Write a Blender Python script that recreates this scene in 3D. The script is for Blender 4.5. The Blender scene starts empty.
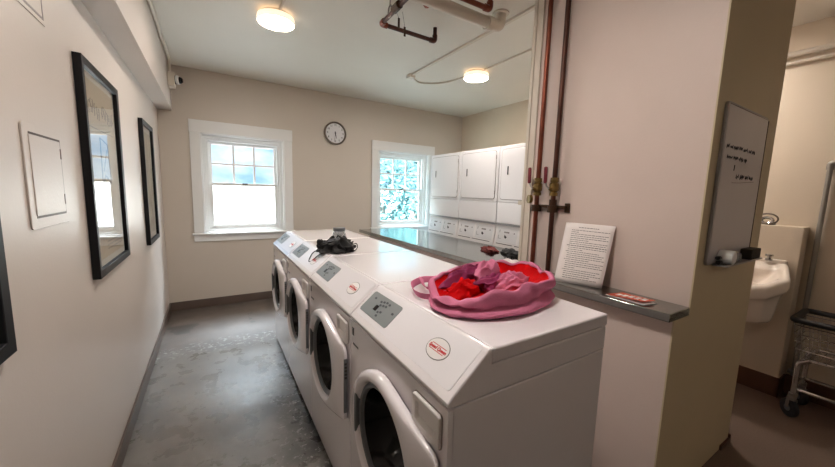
import bpy, bmesh, math, random
from mathutils import Vector, Matrix, noise
random.seed(7)
PI = math.pi
C = bpy.context.scene.collection

# ------------------------------------------------------------------ helpers
def lin(c):
    return tuple(((v / 255) / 12.92 if v / 255 <= .04045 else ((v / 255 + .055) / 1.055) ** 2.4) for v in c)

class MB:
    """collects shapes into one bmesh"""
    def __init__(s): s.bm = bmesh.new()
    def face(s, vs):
        try: return s.bm.faces.new(vs)
        except ValueError: return None
    def box(s, a, b):
        (x0, y0, z0), (x1, y1, z1) = a, b
        x0, x1 = sorted((x0, x1)); y0, y1 = sorted((y0, y1)); z0, z1 = sorted((z0, z1))
        v = [s.bm.verts.new(p) for p in [(x0,y0,z0),(x1,y0,z0),(x1,y1,z0),(x0,y1,z0),(x0,y0,z1),(x1,y0,z1),(x1,y1,z1),(x0,y1,z1)]]
        for f in [(3,2,1,0),(4,5,6,7),(0,1,5,4),(1,2,6,5),(2,3,7,6),(3,0,4,7)]: s.face([v[i] for i in f])
        return s
    def quad(s, *p):
        s.face([s.bm.verts.new(q) for q in p]); return s
    def prism(s, poly, f0, f1):
        """poly: list of 2D points; f0/f1 map a 2D point to 3D for each end"""
        a = [s.bm.verts.new(f0(p)) for p in poly]; b = [s.bm.verts.new(f1(p)) for p in poly]
        n = len(poly)
        s.face(list(reversed(a))); s.face(b)
        for i in range(n): s.face([a[i], a[(i+1) % n], b[(i+1) % n], b[i]])
        return s
    def loft(s, loops, cap0=False, cap1=False, closed=True):
        L = [[s.bm.verts.new(p) for p in l] for l in loops]
        n = len(L[0])
        for A, B in zip(L, L[1:]):
            for i in range(n if closed else n-1): s.face([A[i], A[(i+1) % n], B[(i+1) % n], B[i]])
        if cap0: s.face(list(reversed(L[0])))
        if cap1: s.face(L[-1])
        return s
    def tube(s, path, r, seg=10, cap=True, closed=False):
        P = [Vector(p) for p in path]; n = len(P); loops = []
        up = Vector((0, 0, 1)); prev = None
        for i, p in enumerate(P):
            if closed: t = P[(i+1) % n] - P[i-1]
            else: t = (P[min(i+1, n-1)] - P[max(i-1, 0)])
            t.normalize()
            if prev is None:
                u = t.orthogonal().normalized()
            else:
                u = (prev - t * prev.dot(t))
                u = u.normalized() if u.length > 1e-6 else t.orthogonal().normalized()
            prev = u; w = t.cross(u)
            rr = r[i] if isinstance(r, (list, tuple)) else r
            loops.append([p + (u * math.cos(2*PI*k/seg) + w * math.sin(2*PI*k/seg)) * rr for k in range(seg)])
        if closed: loops.append(loops[0]); cap = False
        return s.loft(loops, cap, cap)
    def rings(s, c, axis, prof, seg=32, cap0=True, cap1=True):
        """surface of revolution: prof = [(distance along axis, radius)]"""
        c = Vector(c); t = Vector(axis).normalized(); u = t.orthogonal().normalized(); w = t.cross(u)
        loops = [[c + t*h + (u*math.cos(2*PI*k/seg) + w*math.sin(2*PI*k/seg))*max(r, 1e-4) for k in range(seg)] for h, r in prof]
        return s.loft(loops, cap0, cap1)

def finish_mesh(name, mb, smooth=True, angle=35):
    bmesh.ops.recalc_face_normals(mb.bm, faces=mb.bm.faces)
    me = bpy.data.meshes.new(name); mb.bm.to_mesh(me); mb.bm.free()
    if smooth:
        for p in me.polygons: p.use_smooth = True
        try: me.set_sharp_from_angle(angle=math.radians(angle))
        except Exception: pass
    return me

def obj(name, mb, m, parent=None, bevel=0, seg=2, sub=0, label=None, recenter=True, angle=35, solid=0):
    me = finish_mesh(name, mb, angle=angle) if isinstance(mb, MB) else mb
    if m is not None: me.materials.append(m)
    o = bpy.data.objects.new(name, me); C.objects.link(o)
    if parent is not None:
        o.parent = parent
        o.matrix_parent_inverse = Matrix.Translation(-Vector(world_loc(parent)))
    elif recenter and len(me.vertices):
        xs = [v.co for v in me.vertices]
        c = Vector(((min(v.x for v in xs)+max(v.x for v in xs))/2, (min(v.y for v in xs)+max(v.y for v in xs))/2, min(v.z for v in xs)))
        me.transform(Matrix.Translation(-c)); o.location = c
    if solid:
        q = o.modifiers.new('solid', 'SOLIDIFY'); q.thickness = solid; q.offset = 0
    if bevel:
        b = o.modifiers.new('bevel', 'BEVEL'); b.width = bevel; b.segments = seg; b.limit_method = 'ANGLE'; b.angle_limit = math.radians(40)
        b.harden_normals = False
    if sub:
        b = o.modifiers.new('sub', 'SUBSURF'); b.levels = sub; b.render_levels = sub
    if label: o['label'] = label
    return o

def world_loc(o):
    # all parents here carry translations only
    if o.parent is None: return o.location.copy()
    return world_loc(o.parent) + o.location + o.matrix_parent_inverse.translation

def tag(o, label, cat, group=None):
    o['label'] = label; o['category'] = cat
    if group: o['group'] = group
    return o

def thing(name, label, cat, loc, group=None):
    o = bpy.data.objects.new(name, None); C.objects.link(o); o.location = loc
    o.empty_display_size = .05
    return tag(o, label, cat, group)

def struct(name, mb, m, bevel=0):
    o = obj(name, mb, m, bevel=bevel, recenter=False); o['kind'] = 'structure'; return o

def copy_tree(o, parent=None):
    c = o.copy(); C.objects.link(c)
    if parent is not None:
        c.parent = parent; c.matrix_parent_inverse = o.matrix_parent_inverse.copy()
    for ch in list(o.children): copy_tree(ch, c)
    return c

# ------------------------------------------------------------------ materials
def mat(name, rgb, rough=.5, metal=0, spec=.5, emit=None, estr=0, alpha=1, coat=0, trans=0, bump=0, bscale=60, var=0, vscale=4, ior=None, sheen=0):
    m = bpy.data.materials.new(name); m.use_nodes = True
    nt = m.node_tree; b = nt.nodes['Principled BSDF']
    col = lin(rgb)
    b.inputs['Base Color'].default_value = (*col, 1)
    b.inputs['Roughness'].default_value = rough
    b.inputs['Metallic'].default_value = metal
    b.inputs['Specular IOR Level'].default_value = spec
    b.inputs['Coat Weight'].default_value = coat
    b.inputs['Coat Roughness'].default_value = .05
    b.inputs['Transmission Weight'].default_value = trans
    b.inputs['Sheen Weight'].default_value = sheen
    if ior: b.inputs['IOR'].default_value = ior
    if emit: b.inputs['Emission Color'].default_value = (*emit, 1); b.inputs['Emission Strength'].default_value = estr
    if alpha < 1: b.inputs['Alpha'].default_value = alpha
    tc = nt.nodes.new('ShaderNodeTexCoord')
    if var:
        n = nt.nodes.new('ShaderNodeTexNoise'); n.inputs['Scale'].default_value = vscale; n.inputs['Detail'].default_value = 4
        nt.links.new(tc.outputs['Object'], n.inputs['Vector'])
        r = nt.nodes.new('ShaderNodeValToRGB')
        r.color_ramp.elements[0].position = .3; r.color_ramp.elements[1].position = .7
        r.color_ramp.elements[0].color = (*[c*(1-var) for c in col], 1); r.color_ramp.elements[1].color = (*[min(1, c*(1+var)) for c in col], 1)
        nt.links.new(n.outputs['Fac'], r.inputs['Fac']); nt.links.new(r.outputs['Color'], b.inputs['Base Color'])
    if bump:
        n = nt.nodes.new('ShaderNodeTexNoise'); n.inputs['Scale'].default_value = bscale; n.inputs['Detail'].default_value = 3
        nt.links.new(tc.outputs['Object'], n.inputs['Vector'])
        bp = nt.nodes.new('ShaderNodeBump'); bp.inputs['Strength'].default_value = bump; bp.inputs['Distance'].default_value = .002
        nt.links.new(n.outputs['Fac'], bp.inputs['Height']); nt.links.new(bp.outputs['Normal'], b.inputs['Normal'])
    return m

M = dict(
    wall=mat('cream_wall_paint', (198,188,176), .42, bump=.25, bscale=90, var=.02, vscale=1.5),
    wall_left=mat('cream_wall_paint_left', (202,192,184), .38, bump=.25, bscale=90, var=.02, vscale=1.5),
    endwall=mat('shade_tinted_wall_paint', (200,184,152), .5, bump=.3, bscale=80, var=.02),  # pillar's paint; the end face's olive shading is put into the colour
    pillar=mat('warm_wall_paint', (214,197,188), .5, bump=.3, bscale=80, var=.02),
    hallwall=mat('hall_wall_paint', (208,194,174), .5, bump=.3, bscale=80, var=.02),
    ceil=mat('ceiling_paint', (222,217,206), .6, bump=.2, bscale=70, var=.03, vscale=1.2),
    white=mat('white_gloss_trim', (226,226,224), .3, bump=.08),
    base=mat('baseboard_grey', (92,78,70), .4, var=.1),
    base_hall=mat('baseboard_brown', (84,54,38), .45, var=.1),
    enamel=mat('white_enamel', (234,230,234), .10, coat=.6, spec=.5),
    enamel2=mat('white_enamel_console', (230,228,233), .16),
    enamel_d=mat('dryer_enamel', (230,228,230), .25),
    plastic=mat('white_plastic', (225,222,222), .3),
    gap=mat('dark_gap', (40,38,38), .6),
    seam=mat('soft_grey_gap', (146,138,136), .6),
    black=mat('black_plastic', (16,16,18), .35),
    keypad=mat('grey_keypad', (128,134,136), .4),
    keydot=mat('dark_key', (66,72,78), .4),
    led=mat('black_display', (18,18,20), .15),
    rubber=mat('black_rubber', (26,26,28), .5),
    dglass=mat('dark_door_glass', (5,5,6), .12, spec=.25),
    drum=mat('steel_drum', (90,92,96), .3, metal=1),
    dtrim=mat('grey_door_trim', (104,108,112), .35),
    red=mat('logo_red', (196,44,48), .4),
    logog=mat('logo_grey', (110,110,112), .4),
    frame=mat('black_frame', (8,9,13), .45, spec=.3),
    matb=mat('white_mat_board', (205,205,200), .8),
    steel=mat('stainless_steel', (160,164,161), .12, metal=1, bump=.05, bscale=30),
    chrome=mat('chrome', (190,190,190), .12, metal=1),
    zinc=mat('zinc_pipe', (146,142,136), .4, metal=.7),
    copper=mat('red_copper_pipe', (118,62,46), .35, metal=.75, var=.35, vscale=9),
    copperd=mat('dark_copper_pipe', (74,42,32), .4, metal=.6, var=.3, vscale=9),
    brass=mat('brass', (134,110,66), .35, metal=.9, var=.25, vscale=40),
    bronze=mat('dark_bronze', (70,50,36), .45, metal=.7),
    redh=mat('dark_red_handle', (104,14,30), .4),
    pipew=mat('painted_pipe', (206,196,182), .5),
    paper=mat('white_paper', (236,228,226), .8),
    ink=mat('grey_ink', (112,104,104), .8),
    inkb=mat('black_ink', (44,40,44), .6),
    brown=mat('red_brochure', (196,84,56), .5, var=.15, vscale=20),
    pink=mat('pink_fabric', (198,116,146), .9, spec=.15, bump=.8, bscale=220, var=.08, vscale=14),
    pinkd=mat('magenta_fabric', (128,28,78), .85, bump=.5, bscale=260, var=.15, vscale=14),
    redf=mat('red_fabric', (190,6,12), .9, spec=.1, bump=.6, bscale=260, var=.15, vscale=14),
    blackf=mat('black_mesh_fabric', (8,8,10), .7, bump=.8, bscale=160),
    greyf=mat('grey_mesh_fabric', (70,72,78), .8, bump=.8, bscale=160),
    darkred=mat('dark_red_cloth', (104,34,30), .85, bump=.6, bscale=120, var=.3, vscale=25),
    board=mat('whiteboard_face', (196,190,192), .25, var=.02),
    alu=mat('aluminium_edge', (158,155,156), .35, metal=.6),
    porcelain=mat('porcelain', (228,218,206), .12, coat=.4),
    clockf=mat('clock_face', (214,214,216), .4),
    clockr=mat('clock_rim', (104,94,84), .35, metal=.3),
    cream=mat('cream_poster', (188,172,146), .85, var=.04),
    camw=mat('camera_white', (226,228,226), .35),
    purple=mat('purple_cap', (92,78,120), .4),
    olive=mat('eraser_felt', (52,46,38), .9, bump=.5),
)

def glass_mat(name, tint=(1, 1, 1), refl=.12, rough=.02):
    m = bpy.data.materials.new(name); m.use_nodes = True; nt = m.node_tree
    for n in list(nt.nodes): nt.nodes.remove(n)
    out = nt.nodes.new('ShaderNodeOutputMaterial'); mix = nt.nodes.new('ShaderNodeMixShader')
    tr = nt.nodes.new('ShaderNodeBsdfTransparent'); tr.inputs['Color'].default_value = (*tint, 1)
    gl = nt.nodes.new('ShaderNodeBsdfGlossy'); gl.inputs['Roughness'].default_value = rough
    fr = nt.nodes.new('ShaderNodeLayerWeight'); fr.inputs['Blend'].default_value = .5
    pw = nt.nodes.new('ShaderNodeMath'); pw.operation = 'POWER'; pw.inputs[1].default_value = 3.2
    mul = nt.nodes.new('ShaderNodeMath'); mul.operation = 'MULTIPLY_ADD'; mul.inputs[1].default_value = .95; mul.inputs[2].default_value = refl*.5
    nt.links.new(fr.outputs['Facing'], pw.inputs[0]); nt.links.new(pw.outputs[0], mul.inputs[0]); nt.links.new(mul.outputs[0], mix.inputs[0])
    nt.links.new(tr.outputs[0], mix.inputs[1]); nt.links.new(gl.outputs[0], mix.inputs[2]); nt.links.new(mix.outputs[0], out.inputs[0])
    return m
M['pane'] = glass_mat('window_glass', (.97, 1, 1))
M['pane_teal'] = glass_mat('teal_window_glass', (.78, .95, .96))
M['pglass'] = glass_mat('picture_glass', (.96, .97, .96), refl=.16)
M['jar'] = glass_mat('clear_plastic', (.86, .88, .9), refl=.25, rough=.06)

def lamp_mat():
    m = mat('lamp_diffuser', (255, 246, 232), .4, emit=(1.0, .91, .83), estr=120)
    b = m.node_tree.nodes['Principled BSDF']
    return m
M['lamp'] = lamp_mat()
M['lamp_side'] = mat('lamp_side', (240, 226, 206), .4, emit=(1.0, .84, .66), estr=.9)

def floor_mat():
    m = bpy.data.materials.new('worn_grey_concrete'); m.use_nodes = True; nt = m.node_tree; b = nt.nodes['Principled BSDF']
    L = nt.links.new; N = nt.nodes.new
    tc = N('ShaderNodeTexCoord'); sep = N('ShaderNodeSeparateXYZ'); L(tc.outputs['Object'], sep.inputs[0])
    def nz(scale, detail=6, rough=.6, off=0):
        n = N('ShaderNodeTexNoise'); n.inputs['Scale'].default_value = scale; n.inputs['Detail'].default_value = detail; n.inputs['Roughness'].default_value = rough
        mp = N('ShaderNodeMapping'); mp.inputs['Location'].default_value = (off, off*.7, 0); L(tc.outputs['Object'], mp.inputs[0]); L(mp.outputs[0], n.inputs['Vector']); return n.outputs['Fac']
    def mth(op, a, c=None, clamp=False, d=None):
        n = N('ShaderNodeMath'); n.operation = op; n.use_clamp = clamp
        for i, v in enumerate((a, c, d)):
            if v is None: continue
            if isinstance(v, (int, float)): n.inputs[i].default_value = v
            else: L(v, n.inputs[i])
        return n.outputs[0]
    def sstep(v, a, c):
        n = N('ShaderNodeMapRange'); n.interpolation_type = 'SMOOTHSTEP'; L(v, n.inputs['Value'])
        n.inputs['From Min'].default_value = a; n.inputs['From Max'].default_value = c; return n.outputs['Result']
    def mixc(f, c1, c2):
        n = N('ShaderNodeMix'); n.data_type = 'RGBA'
        if isinstance(f, (int, float)): n.inputs[0].default_value = f
        else: L(f, n.inputs[0])
        for i, c in ((6, c1), (7, c2)):
            if isinstance(c, tuple): n.inputs[i].default_value = (*lin(c), 1)
            else: L(c, n.inputs[i])
        return n.outputs[2]
    X, Y = sep.outputs[0], sep.outputs[1]
    wob = mth('MULTIPLY_ADD', nz(3, 4), .5, d=-.25)
    Yw = mth('ADD', Y, wob); Xw = mth('ADD', X, mth('MULTIPLY', wob, .9))
    base = mixc(sstep(nz(2.2), .35, .65), (98,94,90), (128,124,119))
    base = mixc(mth('MULTIPLY', sstep(nz(14, 10, .8, 3), .40, .85), .6), base, (88,84,80))
    back = mixc(sstep(nz(5, 5, .6, 9), .35, .7), (96,86,79), (80,71,65))
    col = mixc(sstep(Yw, 3.35, 3.5), base, back)
    # bare dark patches along the washer fronts
    dk = mth('MULTIPLY', mth('MULTIPLY', sstep(Xw, .66, .90), sstep(Yw, 3.2, 2.0)), sstep(nz(5, 8, .75, 5), .34, .52))
    col = mixc(dk, col, (50,49,46))
    sm = mth('MULTIPLY', sstep(Yw, 3.2, 3.45), sstep(Yw, 3.75, 3.5)); sm = mth('MULTIPLY', sm, sstep(nz(8, 6, .7, 2), .45, .6))
    col = mixc(mth('MULTIPLY', sm, .6), col, (62,58,54))
    # dark square patch by the left wall
    sq = mth('MULTIPLY', mth('MULTIPLY', sstep(Xw, .06, .08), sstep(Xw, .26, .23)), mth('MULTIPLY', sstep(Y, 3.86, 3.89), sstep(Y, 4.14, 4.1)))
    col = mixc(mth('MULTIPLY', sq, .85), col, (50,43,40))
    sp = mth('MULTIPLY', mth('MULTIPLY', sstep(X, .76, .78), sstep(X, .83, .81)), mth('MULTIPLY', mth('MULTIPLY', sstep(Y, 3.85, 3.9), sstep(Y, 4.3, 4.25)), sstep(nz(9, 2, .5, 4), .5, .53)))
    col = mixc(sp, col, (50,44,42))
    # white flakes
    fl = mth('MULTIPLY', mth('MULTIPLY', sstep(Yw, 3.25, 3.42), sstep(Yw, 3.62, 3.5)), sstep(nz(26, 5, .65, 1), .54, .6))
    fl2 = mth('MULTIPLY', mth('MULTIPLY', sstep(Xw, .66, .85), sstep(Yw, 3.6, 2.9)), sstep(nz(24, 8, .75, 6), .55, .63))
    fl3 = mth('MULTIPLY', sstep(nz(16, 9, .8, 11), .62, .70), .8)
    fx = mth('MAXIMUM', mth('MAXIMUM', fl, fl2), fl3)
    col = mixc(mth('MULTIPLY', fx, .7), col, (200,198,194))
    # fine cracks / scratches
    ck = N('ShaderNodeTexNoise'); ck.inputs['Scale'].default_value = 1.6; ck.inputs['Detail'].default_value = 3
    mp = N('ShaderNodeMapping'); mp.inputs['Scale'].default_value = (.8, 5, 1); L(tc.outputs['Object'], mp.inputs[0]); L(mp.outputs[0], ck.inputs['Vector'])
    cr = mth('ABSOLUTE', mth('SUBTRACT', ck.outputs['Fac'], .5))
    cr = mth('MULTIPLY', sstep(cr, .004, .001), sstep(nz(1.7, 3, .5, 8), .52, .6))
    col = mixc(mth('MULTIPLY', cr, .55), col, (88,84,80))
    L(col, b.inputs['Base Color'])
    rg = mth('ADD', mth('MULTIPLY', sstep(nz(6, 6, .6, 13), .3, .7), .14), .23)
    rg = mth('ADD', rg, mth('MULTIPLY', sstep(Yw, 3.3, 3.6), .18)); rg = mth('ADD', rg, mth('MULTIPLY', fx, .3))
    b.inputs['Coat Weight'].default_value = .45; b.inputs['Coat Roughness'].default_value = .28; L(rg, b.inputs['Roughness']); b.inputs['Specular IOR Level'].default_value = .8
    bp = N('ShaderNodeBump'); bp.inputs['Strength'].default_value = .35; bp.inputs['Distance'].default_value = .004
    L(mth('ADD', nz(26, 8, .75, 4), mth('MULTIPLY', nz(3, 3, .5, 14), 1.5)), bp.inputs['Height']); L(bp.outputs[0], b.inputs['Normal'])
    return m
M['floor'] = floor_mat()
M['floor_hall'] = mat('brown_speckled_floor', (104,86,74), .5, var=.12, vscale=120)

def botanical_mat():
    m = mat('grey_green_print', (150,148,128), .85); nt = m.node_tree; b = nt.nodes['Principled BSDF']
    tc = nt.nodes.new('ShaderNodeTexCoord'); n = nt.nodes.new('ShaderNodeTexNoise'); n.inputs['Scale'].default_value = 9; n.inputs['Detail'].default_value = 6
    mp = nt.nodes.new('ShaderNodeMapping'); mp.inputs['Scale'].default_value = (1, 1.6, .8)
    r = nt.nodes.new('ShaderNodeValToRGB'); r.color_ramp.elements[0].position = .38; r.color_ramp.elements[1].position = .62
    r.color_ramp.elements[0].color = (*lin((112,112,96)), 1); r.color_ramp.elements[1].color = (*lin((182,178,158)), 1)
    nt.links.new(tc.outputs['Object'], mp.inputs[0]); nt.links.new(mp.outputs[0], n.inputs['Vector']); nt.links.new(n.outputs['Fac'], r.inputs['Fac']); nt.links.new(r.outputs['Color'], b.inputs['Base Color'])
    return m
M['print'] = botanical_mat()
M['ground_out'] = mat('pale_gravel', (236,238,236), .9, var=.05)
M['leaf'] = mat('pale_teal_leaves', (74,112,114), .7, var=.15, vscale=3)
M['bark'] = mat('grey_bark', (110,104,98), .9)

# ------------------------------------------------------------------ room
D, H, XR, YF = 4.673, 2.7595, 4.2047, -2.6
W1 = dict(x0=.383, x1=1.284, z0=.905, z1=2.066)
W2 = dict(x0=2.625, x1=3.530, z0=.905, z1=2.066)

struct('floor', MB().box((-.1, YF, -.1), (2.2, D+.2, 0)), M['floor'])
struct('floor_hall', MB().box((2.2, YF, -.1), (XR+.1, D+.2, 0)), M['floor_hall'])
struct('ceiling', MB().box((-.1, YF-.1, H), (XR+.1, D+.2, H+.1)), M['ceil'])
struct('wall_left', MB().box((-.12, YF, 0), (0, D+.2, H)), M['wall_left'])
mb = MB()
for a, b in [((0, W1['x0']), (0, H)), ((W1['x1'], W2['x0']), (0, H)), ((W2['x1'], XR), (0, H)),
             ((W1['x0'], W1['x1']), (0, W1['z0'])), ((W1['x0'], W1['x1']), (W1['z1'], H)),
             ((W2['x0'], W2['x1']), (0, W2['z0'])), ((W2['x0'], W2['x1']), (W2['z1'], H))]:
    mb.box((a[0], D, b[0]), (a[1], D+.2, b[1]))
struct('wall_back', mb, M['wall'])
struct('wall_right', MB().box((XR, YF, 0), (XR+.12, D+.2, H)), M['hallwall'])
struct('wall_front', MB().box((-.12, YF-.12, 0), (XR+.12, YF, H)), M['wall'])
struct('trim_soffit', MB().box((0, YF, 2.276), (.134, D, H)), M['wall_left'])
# chase between laundry and hall, thicker below the ledge; low wall carrying the counter
XK, XP, XPe, YPn, YPf = 2.1163, 2.2644, 3.1012, .5755, 1.535
mb = MB(); mb.box((XK, YPn+.006, 0), (XPe, YPf, .95)); mb.box((XP, YPn+.006, .95), (XPe, YPf, H))
struct('wall_partition', mb, M['pillar'])
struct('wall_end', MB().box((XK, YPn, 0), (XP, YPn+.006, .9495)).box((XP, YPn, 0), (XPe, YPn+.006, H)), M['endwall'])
struct('wall_low', MB().box((XK, YPf, 0), (2.30, 3.80, .948)), M['pillar'])
struct('trim_1', MB().box((XP-.012, 1.483, .9865), (XP, 1.546, H)).box((XP-.018, 1.528, .9865), (XP+.1, 1.552, H)), M['pipew'], .003)
struct('baseboard_left', MB().box((0, YF, 0), (.014, D, .1)), M['base'], .003)
struct('baseboard_back', MB().box((.014, D-.014, 0), (3.2, D, .1)), M['base'], .003)
mb = MB().box((XR-.014, YF, 0), (XR, .55, .15)).box((XR-.014, 1.25, 0), (XR, 3.3, .15))
struct('baseboard_right', mb, M['base_hall'], .003)
mb = MB().box((XPe, YPn-.012, 0), (XPe+.012, YPf, .05)).box((XPe-.14, YPn-.012, 0), (XPe, YPn-.0006, .03))
struct('baseboard_partition', mb, M['base_hall'], .003)

# boxed-out wall the basin hangs on
struct('wall_basin_box', MB().box((4.05, .56, 0), (XR, 1.24, 1.29)), M['hallwall'], .006)
struct('baseboard_basin_box', MB().box((4.037, .548, 0), (4.05, 1.24, .15)).box((4.037, .548, 0), (XR-.016, .56, .15)), M['base_hall'], .003)

# windows
def window(n, w, glass):
    x0, x1, z0, z1 = w['x0'], w['x1'], w['z0'], w['z1']
    root = bpy.data.objects.new('window_%d' % n, None); C.objects.link(root); root.location = ((x0+x1)/2, D, z0); root['kind'] = 'structure'
    cw = .105
    mb = MB()
    mb.box((x0-cw, D-.02, z0), (x0, D, z1)); mb.box((x1, D-.02, z0), (x1+cw, D, z1)); mb.box((x0-cw-.004, D-.022, z1), (x1+cw+.004, D, z1+cw+.035))
    obj('casing', mb, M['white'], root, .003)
    mb = MB(); mb.box((x0-cw-.02, D-.05, z0-.022), (x1+cw+.02, D+.1, z0)); obj('sill', mb, M['white'], root, .005)
    mb = MB(); mb.box((x0-cw-.004, D-.018, z0-.10), (x1+cw+.004, D, z0-.022)); obj('apron', mb, M['white'], root, .003)
    # stepped jamb
    def ring(mb, a, y0, y1, t, tb=None):
        tb = t if tb is None else tb
        X0, X1, Z0, Z1 = a
        mb.box((X0, y0, Z0), (X0+t, y1, Z1)); mb.box((X1-t, y0, Z0), (X1, y1, Z1))
        mb.box((X0+t, y0, Z1-t), (X1-t, y1, Z1)); mb.box((X0+t, y0, Z0), (X1-t, y1, Z0+tb))
    mb = MB(); ring(mb, (x0, x1, z0, z1), D+.0, D+.2, .012); ring(mb, (x0+.012, x1-.012, z0+.012, z1-.012), D+.05, D+.19, .035, .02)
    ring(mb, (x0+.047, x1-.047, z0+.032, z1-.047), D+.075, D+.18, .022, .015)
    obj('jamb', mb, M['white'], root, .002)
    sx0, sx1, sz0, sz1 = x0+.069, x1-.069, z0+.047, z1-.069
    zm = 1.487
    # lower sash (inner), upper sash (outer)
    mb = MB(); ring(mb, (sx0, sx1, sz0, zm+.018), D+.095, D+.125, .034, .045)
    lo = obj('lower_sash', mb, M['white'], root, .003)
    g = MB(); g.quad((sx0+.03, D+.11, sz0+.04), (sx1-.03, D+.11, sz0+.04), (sx1-.03, D+.11, zm-.012), (sx0+.03, D+.11, zm-.012)); obj('pane', g, glass, lo)
    g = MB(); g.box(((x0+x1)/2-.03, D+.085, zm-.002), ((x0+x1)/2+.03, D+.097, zm+.02)); obj('sash_lock', g, M['dtrim'], lo, .003)
    mb = MB(); ring(mb, (sx0, sx1, zm-.012, sz1), D+.135, D+.165, .034, .03)
    w_ = (sx1-sx0-.068)/3
    for k in (1, 2):
        xx = sx0+.034+w_*k; mb.box((xx-.012, D+.137, zm), (xx+.012, D+.163, sz1-.03))
    zz = (zm+.018+sz1-.034)/2; mb.box((sx0+.03, D+.138, zz-.012), (sx1-.03, D+.162, zz+.012))
    up = obj('upper_sash', mb, M['white'], root, .002)
    g = MB(); g.quad((sx0+.03, D+.15, zm+.01), (sx1-.03, D+.15, zm+.01), (sx1-.03, D+.15, sz1-.03), (sx0+.03, D+.15, sz1-.03)); obj('pane', g, glass, up)
    return root
window(1, W1, M['pane']); window(2, W2, M['pane_teal'])

# outside
o = obj('ground_outside', MB().box((-30, D+.25, -.6), (40, 60, -.5)), M['ground_out'], recenter=False); o['kind'] = 'structure'
o = obj('garden_wall', MB().box((-12, 14, -.5), (22, 14.25, 1.50)), M['ground_out'], recenter=False); o['kind'] = 'structure'
def tree(x, y, h, r, label):
    t = thing('garden_tree', label, 'tree', (x, y, -.5), 'trees outside the right window')
    obj('trunk', MB().tube([(x, y, -.5), (x+.05, y, h*.3), (x, y+.05, h*.75)], [.12, .09, .05], 8), M['bark'], t)
    mb = MB(); rnd = random.Random(int(x*100))
    for k in range(900):
        v = Vector((rnd.gauss(0, 1), rnd.gauss(0, 1), rnd.gauss(0, 1))).normalized()*(r*rnd.uniform(.35, 1)**.6)
        v.z *= 1.25; c = Vector((x, y, h))+v; s_ = rnd.uniform(.07, .15)
        a = Vector((rnd.gauss(0, 1), rnd.gauss(0, 1), rnd.gauss(0, 1))).normalized(); b_ = a.orthogonal().normalized()
        mb.face([mb.bm.verts.new(c+a*s_), mb.bm.verts.new(c+b_*s_*.5), mb.bm.verts.new(c-a*s_), mb.bm.verts.new(c-b_*s_*.5)])
    obj('leaves', mb, M['leaf'], t)
tree(4.5, 8.3, 1.4, 1.0, 'pale green leafy tree seen through left half of the right window')
tree(6.9, 10.6, 1.7, 1.3, 'pale green leafy tree seen through right half of the right window')

# ------------------------------------------------------------------ washers
WX, WZ, TX, TZ, BX, Y0, WP = .9475, .9286, 1.0762, 1.0556, 1.6407, .603, .69
WW = .684
def rrect(cx, cy, w, h, r, n=5):
    pts = []
    for sx, sy, a0 in ((1, 1, 0), (-1, 1, PI/2), (-1, -1, PI), (1, -1, 1.5*PI)):
        for k in range(n+1):
            a = a0+PI/2*k/n; pts.append((cx+sx*(w/2-r)+r*math.cos(a), cy+sy*(h/2-r)+r*math.sin(a)))
    return pts
def text_mesh(s, size, origin, ux, uy, depth=.0006, shear=0, bold=0):
    cu = bpy.data.curves.new('lettering', 'FONT'); cu.body = s; cu.size = size; cu.align_x = 'CENTER'; cu.align_y = 'CENTER'; cu.extrude = depth; cu.shear = shear; cu.offset = bold
    cu.resolution_u = 3
    ob = bpy.data.objects.new('lettering_source', cu); C.objects.link(ob)
    dg = bpy.context.evaluated_depsgraph_get(); me = bpy.data.meshes.new_from_object(ob.evaluated_get(dg)); bpy.data.objects.remove(ob); bpy.data.curves.remove(cu)
    ux = Vector(ux).normalized(); uy = Vector(uy).normalized(); uz = ux.cross(uy)
    me.transform(Matrix(((ux.x, uy.x, uz.x, origin[0]), (ux.y, uy.y, uz.y, origin[1]), (ux.z, uy.z, uz.z, origin[2]), (0, 0, 0, 1))))
    me.materials.clear(); return me

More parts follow.
